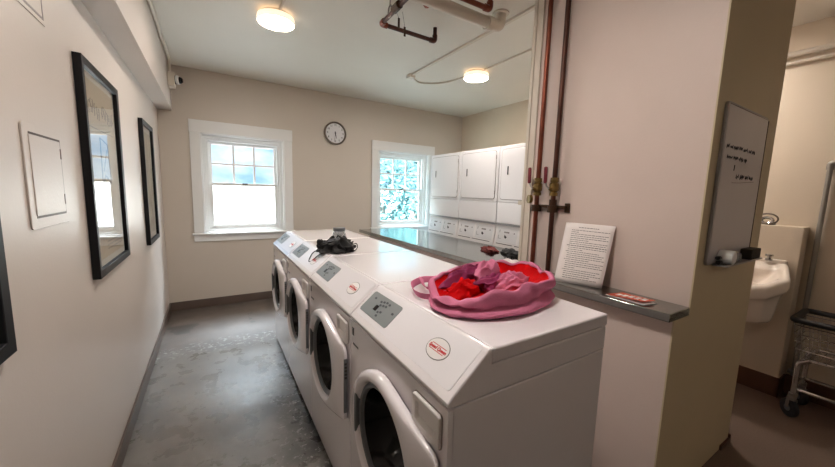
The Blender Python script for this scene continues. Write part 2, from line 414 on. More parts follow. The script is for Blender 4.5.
def make_washer():
    y0, y1 = Y0, Y0+WW; yc = y0+.334; zc = .612; R = .238
    t = thing('front_load_washer', 'front load washer nearest the camera with the pink laundry bag on top', 'washing machine', ((WX+BX)/2, (y0+y1)/2, 0), 'front load washers in the row')
    # cabinet shell open at front
    mb = MB()
    xs = WX+.016
    mb.box((xs, y0, .03), (BX-.006, y0+.012, .924)); mb.box((xs, y1-.012, .03), (BX-.006, y1, .924))
    mb.box((BX-.02, y0+.012, .03), (BX-.006, y1-.012, .924)); mb.box((xs, y0+.012, .03), (BX-.02, y1-.012, .045)); mb.box((xs, y0+.012, .905), (BX-.02, y1-.012, .924))
    obj('cabinet', mb, M['enamel'], t, .003)
    for fx in (WX+.05, BX-.07):
        for fy in (y0+.05, y1-.05):
            obj('leveling_foot', MB().rings((fx, fy, 0), (0, 0, 1), [(0, .022), (.012, .022), (.016, .010), (.032, .010)], 14), M['rubber'], t)
    # front panel with round hole
    n = 64; mb = MB(); hole_r = .19
    A, B, E, F = [], [], [], []
    ry0, ry1, rz0, rz1 = y0, y1, .03, .922
    angs = sorted([2*PI*k/n for k in range(n)] + [math.atan2(b-zc, a-yc) % (2*PI) for a in (ry0, ry1) for b in (rz0, rz1)])
    for a in angs:
        c, s = math.cos(a), math.sin(a); tt = 1e9
        if c > 1e-9: tt = min(tt, (ry1-yc)/c)
        if c < -1e-9: tt = min(tt, (ry0-yc)/c)
        if s > 1e-9: tt = min(tt, (rz1-zc)/s)
        if s < -1e-9: tt = min(tt, (rz0-zc)/s)
        A.append((WX+.0155, yc+c*tt, zc+s*tt)); B.append((WX, yc+c*tt*.9985, zc+s*tt*.9985)); E.append((WX, yc+c*hole_r, zc+s*hole_r)); F.append((WX+.0155, yc+c*hole_r, zc+s*hole_r))
    mb.loft([A, B, E, F, A]); obj('front_panel', mb, M['enamel'], t)
    # door
    pts = [(R*math.cos(2*PI*k/96), R*math.sin(2*PI*k/96)) for k in range(96)]
    ear = .318; pts += [(ear, -.15), (ear, .15), (ear-.012, .17), (ear-.012, -.17)]
    pts = sorted(set(pts))
    def cross(o_, a, b): return (a[0]-o_[0])*(b[1]-o_[1])-(a[1]-o_[1])*(b[0]-o_[0])
    lo, hi = [], []
    for p in pts:
        while len(lo) >= 2 and cross(lo[-2], lo[-1], p) <= 0: lo.pop()
        lo.append(p)
    for p in reversed(pts):
        while len(hi) >= 2 and cross(hi[-2], hi[-1], p) <= 0: hi.pop()
        hi.append(p)
    hull = lo[:-1]+hi[:-1]
    def ray(a):
        c, s = math.cos(a), math.sin(a)
        for i in range(len(hull)):
            p, q = hull[i], hull[(i+1) % len(hull)]
            dx, dy = q[0]-p[0], q[1]-p[1]; den = c*dy-s*dx
            if abs(den) < 1e-12: continue
            tt = (p[0]*dy-p[1]*dx)/den; u = (p[0]*s-p[1]*c)/(-den) if False else ((p[0]*s-p[1]*c)/(dx*(-s)+dy*c) if abs(dx*(-s)+dy*c) > 1e-12 else 0)
            # position along the edge
            ux = c*tt-p[0]; uy = s*tt-p[1]; ll = dx*dx+dy*dy; w = (ux*dx+uy*dy)/ll
            if tt > 0 and -1e-6 <= w <= 1+1e-6: return tt
        return R
    n = 96; T = [2*PI*k/n for k in range(n)]; rr = [ray(a) for a in T]
    def loop(f, x):   # f(r, a) -> radius ; ear points toward -Y
        out = []
        for a, r in zip(T, rr):
            q = f(r, a); e = max(0, (r-R)/(ear-R)) if ear > R else 0
            xx = x(e) if callable(x) else x
            out.append((xx, yc-q*math.cos(a), zc+q*math.sin(a)))
        return out
    mb = MB()
    mb.loft([loop(lambda r, a: r-.012, WX-.004), loop(lambda r, a: r-.002, WX-.008), loop(lambda r, a: r, lambda e: WX-.026+.004*e), loop(lambda r, a: r-.004, lambda e: WX-.036+.010*e),
             loop(lambda r, a: r-.014, lambda e: WX-.041+.012*e), loop(lambda r, a: .212, WX-.044), loop(lambda r, a: .203, WX-.041), loop(lambda r, a: .194, WX-.030), loop(lambda r, a: .188, WX-.006), loop(lambda r, a: .188, WX-.004), loop(lambda r, a: r-.012, WX-.004)])
    d = obj('door', mb, M['enamel'], t, angle=50)
    obj('inner_trim', MB().rings((WX, yc, zc), (1, 0, 0), [(-.024, .1905), (-.027, .186), (-.024, .176), (.004, .166), (.03, .160), (.03, .170), (0, .185), (-.024, .1905)], 64, False, False), M['dtrim'], d)
    obj('door_glass', MB().rings((WX, yc, zc), (1, 0, 0), [(-.012, .171), (.0, .1665), (.03, .155), (.07, .135), (.11, .10), (.13, .05), (.134, .002)], 64, False, True), M['dglass'], d)
    obj('door_gasket', MB().rings((WX, yc, zc), (1, 0, 0), [(-.003, .20), (-.003, .186), (.05, .18), (.06, .165), (.062, .19), (.02, .1895), (-.003, .20)], 64, False, False), M['rubber'], t)
    obj('drum', MB().rings((WX, yc, zc), (1, 0, 0), [(.07, .188), (.07, .25), (.46, .25), (.46, .002)], 48, False, True), M['drum'], t)
    # handle strip on the straight edge of the door, hinge on the round side
    ye = yc-ear
    mb = MB().box((WX-.024, ye-.0035, zc-.125), (WX-.008, ye+.004, zc+.125)); h = obj('door_handle', mb, M['dtrim'], d, .002)
    mb = MB()
    for k in range(5): mb.box((WX-.022, ye-.0045, zc+.035+k*.016), (WX-.011, ye-.003, zc+.044+k*.016))
    obj('grip_groove', mb, M['gap'], h)
    mb = MB().box((WX-.043, yc+.185, zc-.085), (WX-.014, yc+.207, zc+.085)); obj('hinge_cover', mb, M['dtrim'], d, .006)
    # detergent drawer
    def fr(cx, cz, w, h, r): return [(p[0], p[1]) for p in rrect(cx, cz, w, h, r)]
    dy, dz = y0+.092, .846
    mb = MB(); P = fr(dy, dz, .134, .098, .012); Pi = fr(dy, dz, .128, .092, .010); P2 = fr(dy-.0, dz+.004, .098, .060, .012); P3 = fr(dy, dz+.008, .086, .046, .010)
    f = lambda x: (lambda p: (x, p[0], p[1]))
    mb.loft([list(map(f(WX-.001), P)), list(map(f(WX-.010), P)), list(map(f(WX-.012), Pi)), list(map(f(WX-.012), P2)), list(map(f(WX-.003), P3))], True, True)
    dr = obj('detergent_drawer', mb, M['plastic'], t, angle=30)
    mb = MB(); Pg = fr(dy, dz, .140, .104, .014); mb.prism(Pg, f(WX-.0016), f(WX+.001)); obj('drawer_gap', mb, M['seam'], dr)
    # small marks on the far upper corner
    obj('maker_mark', MB().box((WX-.0012, y0+.648, .862), (WX, y0+.667, .895)), M['led'], t)
    mb = MB()
    for k in range(5): mb.box((WX-.001, y0+.60+k*.012, .823), (WX, y0+.609+k*.012, .831))
    obj('small_lettering', mb, M['inkb'], t)
    # console + top
    prof = [(WX, .927), (WX-.0035, .934), (WX-.0025, .942), (WX+.003, .948), (WX+.012, .957)]
    a = Vector((TX-WX, TZ-WZ)).normalized()
    prof += [(TX-.010, TZ-.0085), (TX-.004, TZ-.0025), (TX+.005, TZ), (TX+.012, TZ), (TX+.012, 1.010), (BX-.004, 1.010), (BX-.004, .927)]
    mb = MB().prism(prof, lambda p: (p[0], y0, p[1]), lambda p: (p[0], y1, p[1])); obj('console_hood', mb, M['enamel'], t, .0045, 3)
    mb = MB().box((TX+.0128, y0, 1.0115), (BX, y1, TZ)); obj('top_panel', mb, M['enamel'], t, .006, 3)
    # sloped panel inlay
    P0 = Vector((WX, 0, WZ)); A3 = Vector((TX-WX, 0, TZ-WZ)).normalized(); N3 = Vector((-A3.z, 0, A3.x))
    # hood slope runs between these two points
    q0 = Vector((WX+.012, 0, .957)); q1 = Vector((TX-.010, 0, TZ-.0085)); S = (q1-q0).normalized(); NN = Vector((-S.z, 0, S.x)); LS = (q1-q0).length
    def sp(y, s_, h=0):   # y offset from near end, s along slope from lower edge
        v = q0+S*(s_-.024)+NN*h; return (v.x, y0+y, v.z)
    mb = MB(); PP = rrect(.362, .0995, .655-.012, .146, .010)
    mb.prism(PP, lambda p: sp(p[0]-.02, p[1], -.001), lambda p: sp(p[0]-.02, p[1], .0012)); ov = obj('control_panel', mb, M['enamel2'], t, 0)
    mb = MB(); PP = rrect(.541, .096, .240, .100, .012); mb.prism(PP, lambda p: sp(p[0], p[1], .0008), lambda p: sp(p[0], p[1], .0022)); kp = obj('keypad', mb, M['keypad'], ov)
    mb = MB(); mb.prism(rrect(.565, .088, .024, .024, .002), lambda p: sp(p[0], p[1], .0018), lambda p: sp(p[0], p[1], .0032)); obj('display', mb, M['led'], ov, label='small black display window')
    for gy, gs in [(.565, .119), (.545, .124), (.525, .128), (.553, .106), (.533, .110), (.515, .113), (.502, .126), (.534, .078), (.518, .084), (.526, .064), (.618, .120), (.448, .104)]:
        obj('button', MB().prism(rrect(gy, gs, .014, .009, .003, 2), lambda p: sp(p[0], p[1], .0018), lambda p: sp(p[0], p[1], .003)), M['keydot'], ov)
    # badge
    cy, cs = .150, .099
    def ell(a_, b_, h): return [sp(cy+a_*math.cos(2*PI*k/40), cs+b_*math.sin(2*PI*k/40), h) for k in range(40)]
    mb = MB().loft([ell(.050, .034, .001), ell(.050, .034, .0022)], True, True); bd = obj('badge', mb, M['logog'], ov, label='oval badge with grey border')
    mb = MB().loft([ell(.0475, .0315, .0015), ell(.0475, .0315, .0028)], True, True); obj('badge_field', mb, M['plastic'], ov)
    me = text_mesh('Speed Queen', .0148, sp(cy, cs, .0034), (0, -1, 0), S, .0004, .2, .0006); obj('badge_lettering', me, M['red'], ov)
    mb = MB()
    for s_ in (cs-.0092, cs+.0092): mb.prism([(cy-.034, s_-.0010), (cy+.034, s_-.0010), (cy+.034, s_+.0010), (cy-.034, s_+.0010)], lambda p: sp(p[0], p[1], .0026), lambda p: sp(p[0], p[1], .0032))
    obj('badge_rule', mb, M['red'], ov)
    return t
w1 = make_washer()
wlabels = ['second front load washer from the camera, in front of the nearest one', 'third front load washer from the camera, beside the black bag',
           'farthest front load washer, at the window end of the row']
wl = [w1]
for k in range(1, 4):
    c = copy_tree(w1); c.location.y += WP*k; c['label'] = ['second front load washer from the camera, just beyond the pink bag',
        'third front load washer from the camera, under the black mesh bag', 'farthest front load washer, at the window end of the row'][k-1]; wl.append(c)

# ------------------------------------------------------------------ stacked dryers
DX, DB, DY0, DP, DW = 3.243, 4.17, 4.154, .69, .684
def make_dryer():
    y1 = DY0; y0 = DY0-DW; yc = (y0+y1)/2
    t = thing('stacked_dryer', 'stacked dryer at the far end, beside the right window', 'dryer', ((DX+DB)/2, yc, 0), 'stacked dryers along the wall')
    mb = MB().box((DX+.02, y0, .03), (DB, y1, 1.998)); obj('cabinet', mb, M['enamel_d'], t, .006)
    obj('kick_plate', MB().box((DX+.05, y0+.01, 0), (DB-.02, y1-.01, .03)), M['gap'], t)
    g = lambda x: (lambda p: (x, p[0], p[1]))
    for nm, z0, z1 in (('upper_front_panel', 1.375, 1.996), ('middle_front_panel', 1.14, 1.372), ('lower_front_panel', .035, .865)):
        obj(nm, MB().box((DX, y0+.002, z0), (DX+.02, y1-.002, z1)), M['enamel_d'], t, .004)
    obj('ledge_strip', MB().box((DX-.006, y0+.001, 1.120), (DX+.02, y1-.001, 1.137)), M['alu'], t, .002)
    for nm, z0, z1 in (('upper_door', 1.408, 1.955), ('lower_door', .15, .70)):
        zc = (z0+z1)/2
        P = rrect(yc, zc, .60, z1-z0, .03)
        d = obj(nm, MB().prism(P, g(DX-.007), g(DX-.001)), M['enamel_d'], t, .004)
        Pg = rrect(yc, zc, .610, z1-z0+.010, .032); obj('door_gap', MB().prism(Pg, g(DX-.003), g(DX+.002)), M['seam'], d)
        hh = MB().prism(rrect(yc+.195, zc+.04, .042, .115, .012), g(DX-.0085), g(DX-.004)); hd = obj('handle_recess', hh, M['plastic'], d, .001)
        obj('handle_lever', MB().box((DX-.012, yc+.190, zc-.005), (DX-.007, yc+.208, zc+.088)), M['keydot'], hd, .003)
        for hz in (zc-.2, zc+.2): obj('hinge', MB().box((DX-.009, yc-.304, hz-.022), (DX-.004, yc-.298, hz+.022)), M['seam'], d, .001)
    # sloped control strip with two sets of controls
    zt, zb = 1.116, .872; xt, xb = DX+.012, DX-.03
    poly = [(xt, zt), (xb, zb), (xb, zb-.004), (DX+.02, zb-.004), (DX+.02, zt)]
    cp = obj('control_strip', MB().prism(poly, lambda p: (p[0], y0+.004, p[1]), lambda p: (p[0], y1-.004, p[1])), M['plastic'], t, .003)
    S = Vector((xt-xb, 0, zt-zb)).normalized(); NN = Vector((-S.z, 0, S.x)); q0 = Vector((xb, 0, zb))
    def sp(y, s_, h=.0015): v = q0+S*s_+NN*h; return (v.x, y, v.z)
    def patch(mb, a, b, c, d_, h=.0015):   # y range, s range
        mb.prism([(a, c), (b, c), (b, d_), (a, d_)], lambda p: sp(p[0], p[1], 0), lambda p: sp(p[0], p[1], h))
    for side in (1, -1):
        cy = yc+side*.16
        mb = MB(); patch(mb, cy-.145, cy+.145, .055, .225, .001); ins = obj('control_inlay', mb, M['clockf'], cp)
        mb = MB()
        for k in range(4): patch(mb, cy-.03+k*.019, cy-.015+k*.019, .165, .182, .002)
        patch(mb, cy+.108, cy+.114, .165, .195, .002); patch(mb, cy+.08, cy+.12, .095, .099, .002); patch(mb, cy+.118, cy+.122, .095, .135, .002); patch(mb, cy-.11, cy-.095, .165, .178, .002)
        obj('printed_marks', mb, M['ink'], ins)
        mb = MB(); mb.prism([(cy-.005, .12), (cy+.03, .145), (cy+.035, .118), (cy+.012, .102)], lambda p: sp(p[0], p[1], .0005), lambda p: sp(p[0], p[1], .003)); obj('start_button', mb, M['inkb'], ins)
    mb = MB(); patch(mb, yc-.28, yc+.03, .035, .042, .002); patch(mb, yc+.06, yc+.30, .035, .042, .002); obj('slot_line', mb, M['inkb'], cp)
    return t
d1 = make_dryer()
for k, lb in ((1, 'middle stacked dryer, second from the right window'), (2, 'stacked dryer nearest the copper riser pipes, partly cut off by the partition')):
    c = copy_tree(d1); c.location.y -= DP*k; c['label'] = lb

# ------------------------------------------------------------------ counter
t = thing('steel_counter', 'long stainless steel counter and ledge running along the low wall', 'counter', (2.2, 2.2, .95))
ZL = .9865
mb = MB()
poly = [(2.0717, YPn), (XP-.001, YPn), (XP-.001, YPf+.02), (2.68, YPf+.02), (2.68, 3.83), (1.995, 3.83)]
mb.prism(poly, lambda p: (p[0], p[1], ZL-.0365), lambda p: (p[0], p[1], ZL))
obj('worktop', mb, M['steel'], t, .003, 2)
for y in (1.75, 2.7, 3.65):
    mb = MB().prism([(2.301, .60), (2.301, .949), (2.62, .949), (2.62, .93)], lambda p, y=y: (p[0], y-.01, p[1]), lambda p, y=y: (p[0], y+.01, p[1])); obj('bracket', mb, M['zinc'], t)

# ------------------------------------------------------------------ ceiling lights
def make_light(x, y):
    t = thing('ceiling_light', 'round glowing ceiling light nearest the left wall', 'ceiling light', (x, y, H), 'round ceiling lights')
    obj('base_plate', MB().rings((x, y, H), (0, 0, -1), [(0, .100), (.026, .100), (.028, .09)], 40), M['pipew'], t)
    obj('housing', MB().rings((x, y, H), (0, 0, -1), [(.022, .116), (.026, .130), (.060, .135), (.067, .133), (.067, .126), (.058, .124), (.024, .10)], 48, False, False), M['lamp_side'], t)
    obj('diffuser', MB().rings((x, y, H), (0, 0, -1), [(.060, .1235), (.0655, .122), (.069, .112), (.072, .08), (.073, .002)], 48), M['lamp'], t)
    return t
lt = make_light(.935, 2.87)
for (x, y, lb) in ((2.95, 2.90, 'round glowing ceiling light over the dryers'), (.95, .95, 'round ceiling light above the camera, out of view'), (3.72, 1.35, 'round ceiling light in the hall behind the partition')):
    c = copy_tree(lt); c.location.x += x-.935; c.location.y += y-2.87; c['label'] = lb

c = copy_tree(lt); c.location.x += 2.5-.935; c.location.y += -1.7-2.87; c['label'] = 'added fill light behind the camera, out of view'  # unseen fill lamp added to brighten the dark partition end
dim = M['lamp'].copy(); dim.name = 'fill_lamp_diffuser'; dim.node_tree.nodes['Principled BSDF'].inputs['Emission Strength'].default_value = 45
for ch in c.children:
    if ch.name.startswith('diffuser'):
        ch.data = ch.data.copy(); ch.data.materials.clear(); ch.data.materials.append(dim)

# ------------------------------------------------------------------ conduits and pipes on the ceiling
def tubeobj(name, path, r, m, label, cat, group=None, seg=12):
    o = obj(name, MB().tube(path, r, seg), m); return tag(o, label, cat, group)
def bend(pts, r=.05, n=6):
    P = [Vector(p) for p in pts]; out = [P[0]]
    for a, b, c in zip(P, P[1:], P[2:]):
        d1 = (a-b).normalized(); d2 = (c-b).normalized(); rr = min(r, (a-b).length*.45, (c-b).length*.45)
        s, e = b+d1*rr, b+d2*rr
        for k in range(n+1):
            u = k/n; out.append(s*(1-u)**2+b*2*u*(1-u)+e*u*u)
    out.append(P[-1]); return out
tubeobj('light_conduit', [(.945, 2.77, H-.012), (.955, 1.07, H-.012)], .010, M['pipew'], 'thin painted conduit running toward the camera from the left ceiling light', 'conduit')
t = thing('ceiling_conduit', 'flat painted conduit on the ceiling running from small junction box to white pipe', 'conduit', (2.42, 2.5, H-.03))
obj('channel', MB().box((2.405, 1.0, H-.018), (2.435, 3.36, H)), M['pipew'], t, .002)
obj('junction_box', MB().box((2.385, 3.35, H-.035), (2.455, 3.43, H)), M['pipew'], t, .004)
obj('bent_conduit', MB().tube(bend([(2.44, 3.40, H-.012), (2.62, 3.56, H-.012), (2.86, 3.40, H-.012), (2.93, 3.01, H-.012)], .15), .009, 8), M['pipew'], t)
tubeobj('light_conduit', [(2.95, 2.78, H-.012), (2.93, 1.57, H-.012)], .008, M['pipew'], 'thin conduit running toward the partition from ceiling light over the dryers', 'conduit')
# white drain pipe
t = thing('drain_pipe', 'thick cream painted pipe crossing the ceiling', 'pipe', (1.8, 1.9, H-.1))
obj('pipe', MB().tube(bend([(.9, 1.905, H-.095), (2.30, 1.905, H-.095), (2.30, 1.905, H)], .07), .038, 16), M['pipew'], t)
obj('coupling', MB().tube([(2.17, 1.905, H-.095), (2.215, 1.905, H-.095)], .046, 16), M['pipew'], t)
obj('ceiling_flange', MB().rings((2.30, 1.905, H), (0, 0, -1), [(0, .06), (.008, .06), (.010, .03)], 20), M['pipew'], t)
# copper pipes
t = thing('copper_pipe', 'dark copper water pipe with right angle bend left of the drain pipe', 'pipe', (1.8, 2.3, H-.1), 'copper pipes under the ceiling')
Zc = 2.66
obj('pipe', MB().tube(bend([(1.535, 1.15, Zc), (1.564, 2.35, Zc), (2.035, 2.355, Zc), (2.035, 2.355, H)], .04), .0155, 12), M['copperd'], t)
obj('elbow', MB().tube(bend([(1.5625, 2.30, Zc), (1.564, 2.35, Zc), (1.61, 2.351, Zc)], .04), .021, 12), M['copper'], t)
obj('elbow', MB().tube(bend([(1.99, 2.355, Zc), (2.035, 2.355, Zc), (2.035, 2.355, Zc+.045)], .04), .020, 12), M['copperd'], t)
obj('valve_body', MB().tube([(1.550, 2.05, Zc), (1.553, 2.13, Zc)], .026, 10), M['bronze'], t)
obj('pipe_hanger', MB().tube([(1.557, 2.2, H), (1.557, 2.2, Zc+.05)], .004, 6).tube([(1.557, 2.2+.028*math.cos(a*PI/6), Zc+.02+.04*math.sin(a*PI/6)) for a in range(12)], .004, 6, closed=True), M['zinc'], t)
for k, (x, y, l_) in enumerate([(1.59, 2.13, .10), (1.62, 2.10, .16)]):
    obj('hanging_tag', MB().box((x-.007, y-.002, Zc-l_), (x+.007, y+.002, Zc-l_+.06)).tube([(x, y, Zc-l_+.06), (x-.02, y, Zc-.01)], .0012, 5), M['bronze'], t)
t = thing('copper_pipe', 'red copper pipe rising to the ceiling in front of the drain pipe', 'pipe', (1.95, 1.765, H-.1), 'copper pipes under the ceiling')
obj('pipe', MB().tube(bend([(1.3, 1.77, Zc), (2.065, 1.765, Zc), (2.065, 1.765, H)], .04), .0165, 12), M['copper'], t)
obj('elbow', MB().tube(bend([(2.02, 1.765, Zc), (2.065, 1.765, Zc), (2.065, 1.765, Zc+.045)], .04), .022, 12), M['copper'], t)
t = thing('copper_pipe', 'short hooked copper pipe stub between the other two copper pipes', 'pipe', (1.7, 1.96, H-.1), 'copper pipes under the ceiling')
obj('pipe', MB().tube(bend([(1.60, 1.86, H), (1.64, 1.93, Zc+.02), (1.72, 1.985, Zc), (1.76, 1.96, H)], .03), .0145, 10), M['copper'], t)

# conduit + camera on soffit
t = thing('security_camera', 'small white security camera with black lens on the soffit near the back wall', 'camera', (.16, 4.40, 2.5))
obj('mount_box', MB().box((.1345, 4.34, 2.46), (.195, 4.46, 2.60)), M['pipew'], t, .006)
obj('collar', MB().tube([(.195, 4.385, 2.535), (.207, 4.382, 2.535)], .042, 20), M['black'], t)
obj('housing', MB().tube([(.207, 4.382, 2.535), (.232, 4.375, 2.535)], .044, 24), M['camw'], t, .006)
obj('lens', MB().tube([(.232, 4.375, 2.535), (.250, 4.372, 2.535), (.262, 4.37, 2.535)], [.034, .030, .018], 20), M['dglass'], t)
tubeobj('soffit_conduit', bend([(.150, -1.0, 2.738), (.150, 4.40, 2.738), (.152, 4.40, 2.60)], .05), .014, M['pipew'], 'thin painted conduit along the soffit and ceiling corner down to the security camera', 'conduit')

# ------------------------------------------------------------------ riser pipes with ball valves
def riser(y, m, label, left):
    x = 2.225
    t = thing('riser_pipe', label, 'pipe', (x, y, ZL), 'copper riser pipes on the partition')
    obj('pipe', MB().tube([(x, y, ZL), (x, y, H)], .0145, 14), m, t)
    zv = 1.50
    v = obj('valve_body', MB().rings((x, y, 1.462), (0, 0, 1), [(0, .020), (0, .024), (.020, .024), (.022, .019), (.032, .028), (.070, .028), (.080, .020), (.082, .024), (.108, .024), (.108, .017)], 10), M['brass'], t, angle=20)
    obj('valve_stem', MB().tube([(x-.024, y, zv+.0), (x-.040, y+.006, zv+.005)], .009, 10), M['brass'], v)
    obj('valve_arm', MB().tube([(x-.040, y+.002, zv), (x-.042, y+.022, zv+.02), (x-.042, y+.030, zv+.045)], .005, 8), M['zinc'], v)
    obj('valve_handle', MB().prism(rrect(y+.030, zv+.085, .022, .10, .010), lambda p: (x-.050, p[0]+(p[1]-zv)*.03, p[1]), lambda p: (x-.038, p[0]+(p[1]-zv)*.03, p[1])), M['redh'], v, .004, label='dark red lever handle')
    return t, v
ta, va = riser(1.412, M['copper'], 'red copper riser pipe with brass valve, nearer the counter opening', True)
tb, vb = riser(1.293, M['copperd'], 'dark copper riser pipe with brass valve, nearer the paper notice', False)
obj('brass_cap', MB().tube([(2.195, 1.432, 1.438), (2.178, 1.440, 1.438)], .027, 18), M['brass'], va)
obj('coupling', MB().tube([(2.225, 1.293, 1.385), (2.225, 1.293, 1.44)], .022, 14), M['bronze'], vb)
t = thing('pipe_clamp', 'dark bronze clamp bracket holding both riser pipes to the wall', 'bracket', (2.23, 1.36, 1.38))
obj('back_bar', MB().box((2.232, 1.215, 1.385), (2.262, 1.44, 1.405)), M['bronze'], t, .003)
for y in (1.412, 1.293):
    obj('clamp_ring', MB().tube([(2.225, y, 1.362), (2.225, y, 1.402)], .030, 14), M['bronze'], t)
obj('wall_plate', MB().box((2.252, 1.200, 1.365), (2.263, 1.232, 1.420)), M['bronze'], t, .003)
o = tag(obj('door_latch', MB().box((2.248, 1.5525, 1.395), (2.280, 1.585, 1.425)).box((2.258, 1.5525, 1.37), (2.270, 1.562, 1.45)), M['pipew'], bevel=.003), 'small painted latch on the edge of the opening trim', 'latch')

# ------------------------------------------------------------------ notice, brochure on ledge
t = thing('paper_notice', 'white printed notice sheet leaning on the wall on the steel ledge', 'notice', (2.18, 1.05, ZL))
bl, br, tl, tr = Vector((2.100, 1.155, ZL+.001)), Vector((2.185, .930, ZL+.001)), Vector((2.250, 1.208, 1.311)), Vector((2.252, .924, 1.314))
def sh(u, v, h=0):
    p = bl.lerp(br, u).lerp(tl.lerp(tr, u), v); nrm = (br-bl).cross(tl-bl).normalized()
    if nrm.x > 0: nrm = -nrm
    return p + nrm*(h+.004*math.sin(PI*v)*math.sin(PI*u))
mb = MB(); n = 10
for side in (0,):
    G = [[mb.bm.verts.new(sh(i/n, j/n)) for i in range(n+1)] for j in range(n+1)]
    for j in range(n):
        for i in range(n): mb.face([G[j][i], G[j][i+1], G[j+1][i+1], G[j+1][i]])
obj('sheet', mb, M['paper'], t, solid=.0006)
mb = MB(); rnd = random.Random(3)
def dash(u0, u1, v, h_=.0085):
    a = [mb.bm.verts.new(sh(*p, .0009)) for p in ((u0, v-h_/2), (u1, v-h_/2), (u1, v+h_/2), (u0, v+h_/2))]; mb.face(a)
u = .30
while u < .70: w = rnd.uniform(.03, .07); dash(u, min(u+w, .71), .925, .011); u += w+.010
v = .875; line = 0
ends = [.90,.30,.88,.86,.9,.55,.9,.88,.9,.93,.45,.80,.88,.86,.9,.6,.92,.88,.9,.35,.9,.8,.9,.7,.86]
while v > .06 and line < len(ends):
    ind = .16 if line not in (8, 11, 15, 20) else .12
    u = ind
    while u < ends[line]: w = rnd.uniform(.02, .075); dash(u, min(u+w, .93), v, .009 if line not in (8,) else .013); u += w+.010
    v -= .033; line += 1
obj('printed_lines', mb, M['ink'], t)
t = thing('brochure', 'red folded brochure lying on the steel ledge in front of the partition', 'brochure', (2.16, .76, ZL))
def br_(p, z): return (p[0], p[1], z)
q = [(2.10, .862), (2.100, .690), (2.178, .668), (2.212, .84)]
mb = MB().prism(q, lambda p: br_(p, ZL+.0006), lambda p: br_(p, ZL+.0030)); obj('back_page', mb, M['paper'], t)
q2 = [(2.103, .860), (2.104, .698), (2.176, .677), (2.209, .838)]
mb = MB(); mb.loft([[(p[0], p[1], ZL+.0032+(0.010 if i in (1, 2) else .0)) for i, p in enumerate(q2)], [(p[0], p[1], ZL+.0040+(0.010 if i in (1, 2) else .0)) for i, p in enumerate(q2)]], True, True); obj('cover', mb, M['brown'], t)
mb = MB()
for k in range(5):
    mb.box((2.125, .70+k*.028, ZL+.0135-k*.0018), (2.165, .718+k*.028, ZL+.0142-k*.0018))
obj('cover_print', mb, M['paper'], t)

# ------------------------------------------------------------------ cloth helper
def cloth_heap(cx, cy, rx, ry, z, h, seed, rot=0, amp=.35, nu=40, nv=14, power=.6):
    mb = MB(); loops = []
    for j in range(nv+1):
        f = j/nv
        rad = math.cos(f*PI/2)**power; zz = math.sin(f*PI/2)**1.1
        l = []
        for i in range(nu):
            a = 2*PI*i/nu
            d = Vector((math.cos(a)*rad, math.sin(a)*rad, zz))
            nz = noise.fractal(d*1.9+Vector((seed, 0, seed*.3)), 1, 2, 4)
            k = 1+amp*nz
            x, y = d.x*rx*k, d.y*ry*k
            zf = max(0, zz*h*(1+amp*1.2*noise.noise(d*3.1+Vector((0, seed, 0)))))
            X = x*math.cos(rot)-y*math.sin(rot); Y = x*math.sin(rot)+y*math.cos(rot)
            l.append((cx+X, cy+Y, z+zf+(.0005 if j == 0 else .001)))
        loops.append(l)
    mb.loft(loops, True, True); return mb

# ------------------------------------------------------------------ pink laundry bag
t = thing('laundry_bag', 'crumpled pink laundry bag with red lining lying on nearest washer', 'bag', (1.40, .95, TZ))
Bc = Vector((1.405, .935)); rxb, ryb, rot = .295, .200, math.radians(13)
def bagpt(a, k, z, wob=1.0):
    x = math.cos(a)*rxb*k; y = math.sin(a)*ryb*k
    return Vector((Bc.x+x*math.cos(rot)-y*math.sin(rot), Bc.y+x*math.sin(rot)+y*math.cos(rot), TZ+.0015+z))
def rimh(a):   # rim height round the bag: high on the right and front, low at the left end
    d = (math.degrees(a)+360) % 360
    left = math.exp(-((d-165)/42)**2)
    return .092-.046*left+.009*math.sin(3*a+.6)+.006*math.sin(8*a+2)+.004*math.sin(13*a)+.012*math.exp(-((d-330)/40)**2)
NB = 144
def bag_loop(kf, zf, nz_amp, sd):
    l = []
    for i in range(NB):
        a = 2*PI*i/NB; h = rimh(a); d_ = math.degrees(a)
        crease = math.exp(-((zf-.42)/.10)**2)*.085*(.5+.5*math.cos(math.radians(d_-235)))*(1 if d_ > 120 else .2)
        lobe = math.exp(-((zf-.16)/.16)**2)*.035*(.5+.5*math.cos(math.radians(d_-235)))
        k = kf-crease+lobe+zf*zf*(.030*math.sin(5*a+1.3)+.016*math.sin(11*a+.4))
        z = zf*h*(1+.10*math.sin(2.3*a+1)*(1-abs(2*zf-1)))
        q = Vector((math.cos(a)*1.6+zf*1.2, math.sin(a)*1.6-zf, zf*2.2+sd))
        d = noise.fractal(q, 1, 2, 4)
        w_ = (1-abs(noise.noise(Vector((math.cos(a)*2.2+zf*2.4, math.sin(a)*2.2-zf*1.6, zf*3+7)))*2.4))
        k += nz_amp*d+.028*max(0, w_)*math.sin(PI*min(1, zf*1.05)) - .014*math.sin(PI*min(1, zf*1.05))
        z = max(0, z+.010*noise.noise(q*3)*(0 if zf == 0 else 1))
        l.append(bagpt(a, k, z))
    return l
mb = MB()
outer = [(.90, 0, .01), (.97, .03, .02), (1.0, .12, .05), (1.0, .22, .08), (.985, .32, .11), (.97, .40, .13), (.975, .50, .14), (.99, .60, .13), (1.0, .70, .12), (.995, .80, .10), (.98, .90, .08), (.955, .97, .06), (.93, 1.0, .05), (.905, .97, .05), (.89, .90, .05)]
mb.loft([bag_loop(k, z, n_, 2.0) for k, z, n_ in outer], False, False)
obj('outer_fabric', mb, M['pink'], t, solid=.003, sub=1, angle=80)
mb = MB()
